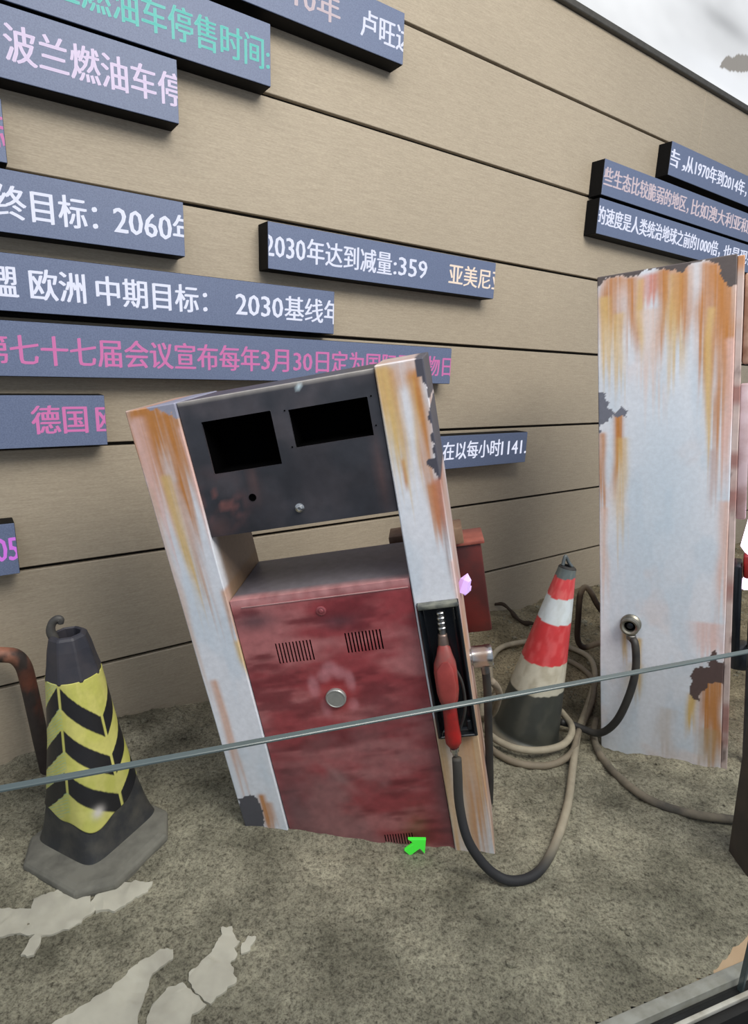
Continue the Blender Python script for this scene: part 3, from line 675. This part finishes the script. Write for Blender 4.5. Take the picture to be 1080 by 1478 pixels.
me = tube([(1.178, 2.75, .195), (1.125, 2.75, .26), (1.082, 2.75, .328), (1.052, 2.75, .346), (1.036, 2.75, .301), (1.040, 2.75, .19), (1.050, 2.75, .07), (1.085, 2.75, .025), (1.145, 2.75, .045), (1.30, 2.78, .09)], .0145, 12, 8)
paint(me, lambda x, y, z: mixc(np.tile(nlin((58, 44, 36)), (len(x), 1)), (160, 145, 122), np.clip(sst(.3, .34, z) + sst(2.745, 2.735, y) * .4 * sst(.2, .3, z) + sst(1.085, 1.12, x) * sst(.1, .05, z), 0, 1)))
h = link('bent_conduit', me, m_hose); props(h, 'bent brown conduit loop rising behind the upright pump', 'pipe')
me = tube(lay([(.86, 2.68, .01), (.93, 2.66, .01), (1.01, 2.60, .0), (1.045, 2.50, -.02), (1.00, 2.36, -.03), (.90, 2.18, -.03), (.815, 2.02, .01), (.755, 1.90, .015), (.66, 1.828, .012), (.555, 1.825, .012), (.475, 1.88, .012), (.445, 1.97, .012)], .0125), .0125, 12, 8)
paint(me, hose_col(None, 0, (0, 1), (138, 127, 110), (60, 56, 52)))
h = link('rubber_hose', me, m_hose); props(h, 'outer dusty hose coil around the red and white cone foot', 'hose')
me = tube(lay([(.372, 1.615, .455), (.40, 1.66, .41), (.44, 1.78, .31), (.462, 1.93, .15), (.450, 2.05, .05), (.48, 2.2, .02), (.56, 2.28, .02)], .0115, 5), .0115, 12, 8)
paint(me, hose_col(None, 0, (0, 1), (150, 138, 120), (80, 72, 66)))
h = link('rubber_hose', me, m_hose); props(h, 'grey dusty hose slanting from the chrome fitting down behind the leaning pump', 'hose')

cr2 = root('crystal_cluster', 'bright glowing crystals at right edge beside the upright pump', 'crystal', PM2 @ Matrix.Translation((.062, .05, 0)))
for k, (x_, z_, l_, r_, an) in enumerate(((0, .79, .20, .030, 8), (.03, .80, .24, .036, 18), (.0, .665, .05, .02, -10), (.03, .66, .07, .022, 20))):
    link('crystal', crystal((x_, k * .01, z_), l_, r_, Matrix.Rotation(math.radians(an), 4, 'Y'), 20 + k), m_cry2, cr2)
link('red_mount', boxmesh((.02, .02, .75), (.07, .07, .08), .01), m_nred2, cr2)
link('crystal_stalk', boxmesh((.02, .03, .35), (.03, .03, .74), .005), m_rubber, cr2)

# ------------------------------------------------------------------ striped bollard cone on the left
CR1 = Vector((-.786, 1.478, 0)); CR1.z = gz1(CR1.x, CR1.y) - .004
cone = root('traffic_cone', 'squat black cone with yellow and black chevron sleeve on grey slab', 'traffic cone', Matrix.Translation(CR1) @ Matrix.Rotation(math.radians(-2.6), 4, 'Y') @ Matrix.Rotation(math.radians(1.5), 4, 'X'))
A0 = math.radians(-26)
V, F = [], []
def octo(hs, cut):
    a, b = hs * .90, hs * .82; ox, oy = .036, -.030
    return [(ox + p_, oy + q_) for p_, q_ in [(a, -b + cut), (a, b - cut), (a - cut, b), (-a + cut, b), (-a, b - cut), (-a, -b + cut), (-a + cut, -b), (a - cut, -b)]]
def rota(p, a): return (p[0] * math.cos(a) - p[1] * math.sin(a), p[0] * math.sin(a) + p[1] * math.cos(a))
for hs, cut, z in ((.196, .072, 0), (.198, .072, .022), (.192, .070, .032), (.17, .06, .036)):
    for q in octo(hs, cut): V.append((*rota(q, A0), z))
for i in range(3):
    for k in range(8): a = i * 8 + k; b = i * 8 + (k + 1) % 8; F.append((a, b, b + 8, a + 8))
F.append(tuple(range(8))[::-1]); F.append(tuple(range(24, 32)))
o = link('base_slab', mesh(V, F), mat('dusty_grey_slab', (122, 120, 112), .9, c2=(98, 96, 90), sc=16, bst=.4), cone); o.modifiers.new('b', 'BEVEL').width = .004
def cone_pt(z, k, n, off=0):
    # square near the foot, round towards the top
    hw = np.interp(z, [.03, .05, .07, .14, .32, .54, .60, .642], [.124, .118, .113, .105, .087, .066, .056, .049]) + off
    pw = np.interp(z, [.03, .10, .18, .35, .6], [7, 5, 3.2, 2.3, 2.05])
    t = 2 * math.pi * k / n; c, s = math.cos(t), math.sin(t)
    r = hw / (abs(c) ** pw + abs(s) ** pw) ** (1 / pw)
    q = rota((r * c, r * s), A0); return (q[0], q[1], float(z))
def cone_surf(zs, off=0, n=96): return [cone_pt(z, k, n, off) for z in zs for k in range(n)]
def rings(V, n, closed_top=False):
    m = len(V) // n; F = []
    for i in range(m - 1):
        for k in range(n): a = i * n + k; b = i * n + (k + 1) % n; F.append((a, b, b + n, a + n))
    return F
m_cone = mat('scuffed_black_rubber', (52, 53, 56), .55, c2=(78, 76, 72), sc=18, bst=.3)
zs = [.034, .045, .055, .08, .12, .2, .3, .4, .5, .55]; V = cone_surf(zs); F = rings(V, 96)
link('body', mesh(V, F, smooth=True), m_cone, cone)
# faceted black top
V = []; prof = [(.0715, .535), (.0725, .541), (.064, .580), (.057, .620), (.049, .650), (.041, .658), (.033, .658), (.031, .61), (.029, .56)]
for r, z in prof:
    for k in range(8): V.append((*rota((r, 0), A0 + math.radians(22.5 + 45 * k)), z))
F = rings(V, 8); F.append(tuple(range(len(V) - 8, len(V))))
o = link('top_collar', mesh(V, F), mat('blue_black_rubber', (44, 46, 56), .5, c2=(62, 60, 66), sc=14), cone); o.modifiers.new('b', 'BEVEL').width = .003
link('lifting_loop', tube([(-.030, -.012, .640), (-.036, -.014, .668), (-.030, -.012, .690), (-.016, -.010, .702), (-.008, -.008, .700), (-.010, -.008, .688)], .007, 8, 6, rfun=lambda t: .013 - .005 * t), m_cone, cone)
# reflective sleeve
n = 300; zs = np.linspace(.140, .541, 170); V = cone_surf(zs, .0035, n)
for i, v in enumerate(V):
    if i < n * 30:      # hem: uneven, hanging lower at the front
        th = math.atan2(v[1], v[0]); k = 1 - (i // n) / 30
        nz_ = v[2] + k * (.050 * (1 - math.cos(th + 1.25)) / 2 * 1.4 - .012 + .008 * math.sin(th * 3 + 1) + .006 * math.sin(th * 7))
        q_ = cone_pt(nz_, i % n, n, .0035); V[i] = q_
F = rings(V, n); me = mesh(V, F, smooth=True)
def sleeve(x, y, z):
    th = np.degrees(np.arctan2(y, x)); t = np.abs(np.mod(th + 96 + 180, 360) - 180) / 74; t = np.mod(t, 2); tri = np.where(t < 1, t, 2 - t)     # 0 at the raised apex, 1 at the lowered
    zz = z + tri * .122; dth = np.abs(np.mod(np.abs(np.mod(th + 96 + 180, 360) - 180) + 37, 74) - 37); line = dth * math.pi / 180 * np.hypot(x, y)
    c = np.tile(nlin((208, 204, 118)), (len(x), 1)); c = mixc(c, (188, 190, 92), sst(.4, .7, fbm(th * .06, z * 18, 3, 4)) * .6)
    ph = np.mod(.538 - zz + (fbm(th * .1, z * 20, 4) - .5) * .003, .1215)
    c = mixc(c, (34, 34, 38), sst(-.001, .001, ph) * sst(.0635, .0615, ph) * (zz < .539) * (zz > .225) * sst(.003, .0045, line) * sst(.10, .13, z + .02))
    left = (th < -94) & (th > -150); rib = (np.mod(zz * 1.0 + th * .0006, .009) < .003) & left & (ph >= .06)
    c = mixc(c, (170, 196, 150), rib * .8)
    c = mixc(c, (214, 208, 204), gauss(th, z, -58, .165, 7, .015))
    return c
paint(me, sleeve)
o = link('sleeve', me, attrmat('reflective_sleeve', .4, .07, 50, .2), cone); o['label'] = 'yellow sleeve with black chevrons'
o.modifiers.new('s', 'SOLIDIFY').thickness = .002

# ------------------------------------------------------------------ red and white cone
CB = Vector((.622, 2.055, 0)); CB.z = gz1(CB.x, CB.y)
top2 = Vector((.724, 2.062, .72)); ax = (top2 - CB).normalized()
cone2 = root('traffic_cone', 'tilted red and white banded cone between the two pumps', 'traffic cone', Matrix.Translation(CB) @ ax.to_track_quat('Z', 'X').to_matrix().to_4x4())
prof = [(.150, -.01), (.152, .012), (.134, .022), (.124, .03), (.118, .08), (.101, .2), (.084, .32), (.059, .49), (.045, .58), (.033, .655), (.0325, .664)]
zr = np.array([p_[1] for p_ in prof]); rr = np.array([p_[0] for p_ in prof])
SC = 1.05; prof = [(r_, z_ * SC) for r_, z_ in prof]; zr = zr * SC
zs = list(np.linspace(-.01, .03, 6)) + list(np.linspace(.035, .664 * SC, 130)); n = 64
V = [(float(np.interp(z, zr, rr)) * math.cos(math.tau * k / n), float(np.interp(z, zr, rr)) * math.sin(math.tau * k / n), z) for z in zs for k in range(n)]
me = mesh(V, rings(V, n), smooth=True)
def bands(x, y, z):
    th = np.arctan2(y, x); w = z / 1.05 + .004 * np.sin(th * 2) + (fbm(th * 2, z * 30, 3) - .5) * .004 + .012 * np.sin(th + 2.2) * sst(.5, .2, z)
    c = np.tile(nlin((60, 62, 58)), (len(x), 1)); c = mixc(c, (84, 84, 76), sst(.4, .7, fbm(th * 3, z * 14, 5, 4)) * .7)
    n_ = sst(.45, .7, fbm(th * 4, z * 20, 8, 4))
    def band(c, a, b, k, k2): m_ = ((w >= a) & (w < b)).astype(float); return mixc(mixc(c, k, m_), k2, m_ * n_ * .6)
    c = band(c, .205, .318, (196, 192, 176), (160, 152, 132)); c = band(c, .318, .470, (196, 58, 62), (212, 96, 98))
    c = band(c, .470, .560, (206, 216, 222), (190, 196, 196)); c = band(c, .560, .632, (200, 66, 70), (214, 110, 108)); c = band(c, .632, .70, (88, 98, 100), (110, 116, 112))
    return mixc(c, (140, 130, 112), sst(.03, .015, z) * .8)
paint(me, bands)
link('body', me, attrmat('banded_cone_plastic', .45, .06, 30, .1), cone2)
link('tip', lathe([(.0325, .693), (.030, .701), (.024, .705), (.018, .705), (.016, .67)], 24), m_rubber, cone2)
link('lifting_loop', tube([(-.02, -.004, .700), (-.004, -.006, .715), (.010, -.006, .733), (.017, -.004, .738), (.020, .0, .724), (.022, .004, .704)], .0065, 8, 6), mat('grey_loop', (84, 92, 96), .5), cone2)

# ------------------------------------------------------------------ rusty bent pipe, post, root, arrow reflection
pts = [(-1.33, 1.556, .500), (-1.239, 1.616, .484), (-1.184, 1.655, .465), (-1.147, 1.681, .453), (-1.123, 1.699, .438), (-1.107, 1.71, .400), (-1.1, 1.715, .327), (-1.093, 1.721, .21), (-1.085, 1.726, .089), (-1.074, 1.734, -.065)]
me = tube(pts, .024, 20, 8)
def p_pipe(x, y, z):
    c = np.tile(nlin((52, 44, 42)), (len(x), 1)); n_ = fbm(x * 20 + y * 20, z * 14, 6, 4)
    c = mixc(c, (168, 112, 90), sst(.455, .475, z) * .9); c = mixc(c, (104, 58, 42), sst(.42, .6, n_) * gauss(z, x * 0, .33, 0, .09, 1) * .95)
    return mixc(c, (176, 120, 98), sst(.40, .45, z) * sst(.4, .6, n_) * .6)
paint(me, p_pipe)
o = link('rusty_pipe', me, attrmat('rusted_iron', .6, .15, 50, .3)); props(o, 'bent rusty iron pipe rising behind the chevron cone', 'pipe')
post = root('steel_post', 'dark brown steel post at lower right edge', 'post', Matrix.Translation((1.146, 1.43, gz1(1.146, 1.43) - .03)) @ Matrix.Rotation(math.radians(-3), 4, 'Y'))
m_post = mat('dark_brown_steel', (58, 52, 46), .6, c2=(76, 66, 56), sc=12)
link('tube', boxmesh((0, 0, .45), (.11, .10, .9), .006), m_post, post)
link('cap', boxmesh((0, 0, .903), (.116, .106, .008), .003), m_post, post)
rt_ = [(.711, 3.16, .075), (.75, 3.13, .088), (.785, 3.08, .070), (.80, 3.02, .060), (.835, 2.98, .046), (.88, 2.96, .052), (.93, 2.95, .03)]
o = link('dead_branch', tube([(a, b, max(c_, gz1(a, b) + .004)) for a, b, c_ in rt_], .011, 8, 6, rfun=lambda t: .008 + .006 * math.sin(t * 11) ** 2 * (.4 + t)), mat('dark_bark', (58, 46, 36), .9, sc=40, bst=.6))
props(o, 'dark twisted branch on the sand mound behind the red and white cone', 'branch')
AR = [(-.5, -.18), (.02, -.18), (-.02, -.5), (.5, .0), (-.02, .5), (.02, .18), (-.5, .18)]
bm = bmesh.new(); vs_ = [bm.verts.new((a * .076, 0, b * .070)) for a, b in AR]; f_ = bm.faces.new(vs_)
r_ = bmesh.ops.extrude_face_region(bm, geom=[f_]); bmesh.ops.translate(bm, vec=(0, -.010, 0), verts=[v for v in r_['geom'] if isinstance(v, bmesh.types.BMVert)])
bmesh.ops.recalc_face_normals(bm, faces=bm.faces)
o = link('arrow_reflection', bmm(bm), glow('green_reflection_glow', (70, 225, 60), .6, (60, 200, 60)))  # reflection of an arrow sign in the glass, built as a glowing solid
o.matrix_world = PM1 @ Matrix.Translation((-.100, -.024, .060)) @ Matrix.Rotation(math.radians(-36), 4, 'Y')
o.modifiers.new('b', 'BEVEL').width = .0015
props(o, 'green arrow reflection in the glass, modelled as a small glowing arrow at the foot of the red cabinet', 'arrow')

# ------------------------------------------------------------------ flakes of old white floor paint
FL = [
 ([(-.98, 1.215), (-.915, 1.212), (-.842, 1.218), (-.848, 1.244), (-.801, 1.274), (-.747, 1.259), (-.726, 1.27), (-.68, 1.22), (-.698, 1.177), (-.773, 1.141), (-.765, 1.093), (-.799, 1.095), (-.795, 1.144), (-.828, 1.148), (-.872, 1.138), (-.98, 1.13)], 'pale paint flake running off the left edge below the chevron cone'),
 ([(-.702, 1.235), (-.686, 1.272), (-.642, 1.300), (-.603, 1.303), (-.559, 1.296), (-.561, 1.27), (-.598, 1.248), (-.625, 1.218), (-.656, 1.217), (-.670, 1.209)], 'small pale paint flake touching the chevron cone slab'),
 ([(-.642, .946), (-.623, .964), (-.591, .991), (-.553, 1.025), (-.531, 1.064), (-.503, 1.095), (-.463, 1.12), (-.441, 1.114), (-.437, 1.092), (-.468, 1.066), (-.473, 1.027), (-.47, .99), (-.466, .962), (-.46, .90), (-.70, .90)], 'long pale paint flake cut by the bottom edge'),
 ([(-.450, .963), (-.452, .991), (-.431, 1.028), (-.399, 1.037), (-.382, 1.027), (-.329, .999), (-.354, .973), (-.36, .94), (-.354, .90), (-.444, .90)], 'cracked pale paint flake at the bottom, beside the long one'),
 ([(-.391, 1.061), (-.359, 1.106), (-.343, 1.138), (-.341, 1.175), (-.319, 1.179), (-.293, 1.14), (-.302, 1.123), (-.29, 1.105), (-.303, 1.097), (-.28, 1.049), (-.297, 1.022), (-.324, 1.002), (-.377, 1.03)], 'pale paint flake with a raised narrow tip in the foreground'),
 ([(-.286, 1.132), (-.275, 1.155), (-.253, 1.15), (-.264, 1.123), (-.284, 1.112)], 'tiny pale paint flake right of the narrow-tipped one')]
m_flake = mat('old_white_floor_paint', (192, 188, 174), .8, c2=(172, 168, 156), sc=10, bst=.2)
for P, lab in FL:
    # ragged, subdivided outline draped on the ground
    out = []
    for i in range(len(P)):
        a, b = P[i], P[(i + 1) % len(P)]; d_ = math.hypot(b[0] - a[0], b[1] - a[1]); k = max(1, int(d_ / .006))
        for q in range(k):
            t = q / k; x = a[0] + (b[0] - a[0]) * t; y = a[1] + (b[1] - a[1]) * t
            out.append((x + (float(vn(x * 90, y * 90, 1)) - .5) * .010, y + (float(vn(x * 90, y * 90, 2)) - .5) * .010))
    cx = sum(p_[0] for p_ in out) / len(out); cy = sum(p_[1] for p_ in out) / len(out)
    bm = bmesh.new(); vs_ = [bm.verts.new((x, y, 0)) for x, y in out]; bm.faces.new(vs_)
    bmesh.ops.triangulate(bm, faces=bm.faces)
    for _ in range(5):
        es = [e for e in bm.edges if e.calc_length() > .03]
        if not es: break
        bmesh.ops.subdivide_edges(bm, edges=es, cuts=1); bmesh.ops.triangulate(bm, faces=bm.faces)
    for v in bm.verts:
        v.co.z = gz1(v.co.x, v.co.y) + .0055 + (float(fbm(v.co.x * 14, v.co.y * 14, 6)) - .5) * .004
    r_ = bmesh.ops.extrude_face_region(bm, geom=list(bm.faces)); bmesh.ops.translate(bm, vec=(0, 0, -.008), verts=[v for v in r_['geom'] if isinstance(v, bmesh.types.BMVert)])
    bmesh.ops.recalc_face_normals(bm, faces=bm.faces)
    o = link('paint_flake', bmm(bm, 40), m_flake); props(o, lab, 'paint flake', 'old floor paint flakes on the sand')

# loose crumbs of rubble (uncountable)
rnd = random.Random(3); bm = bmesh.new(); placed = 0
while placed < 1500:
    x = rnd.uniform(-1.9, 3.2); y = rnd.uniform(.6, 4.8)
    g = (x - .6433) * -.3509 + (y - .985) * .9364; wv = (x - P0.x) * WN.x + (y - P0.y) * WN.y
    if g < .12 or wv > -.03: continue
    if y < 1.9 and rnd.random() < .55: continue
    r = rnd.uniform(.003, .008) * (1 + (rnd.random() < .06) * 1.3) * (1 if y < 1.8 else 1.5)
    v_ = bmesh.ops.create_icosphere(bm, subdivisions=1, radius=r)['verts']
    bmesh.ops.scale(bm, vec=(1, rnd.uniform(.6, 1), rnd.uniform(.4, .8)), verts=v_)
    for q in v_: q.co *= rnd.uniform(.75, 1.2)
    bmesh.ops.translate(bm, vec=(x, y, gz1(x, y) + r * .2), verts=v_); placed += 1
me = bmm(bm); paint(me, lambda x, y, z: np.ones((len(x), 3)) * .95)
o = link('rubble', me, m_sand); props(o, 'loose crumbs of grey rubble scattered over the sand', 'rubble', kind='stuff')

# the mural last: it needs only the wall frame
us = np.linspace(-3, 16, 760); vs = np.linspace(2.6, 10.5, 316)
V, F = [], []; gridface(V, F, list(us), list(vs), lambda u, v: (u, 0, v)); me = mesh(V, F)
paint(me, mural)
mu = link('wall_mural', me, m_mural); mu.matrix_world = wall_mat(0, 3.0, 0); props(mu, kind='structure')
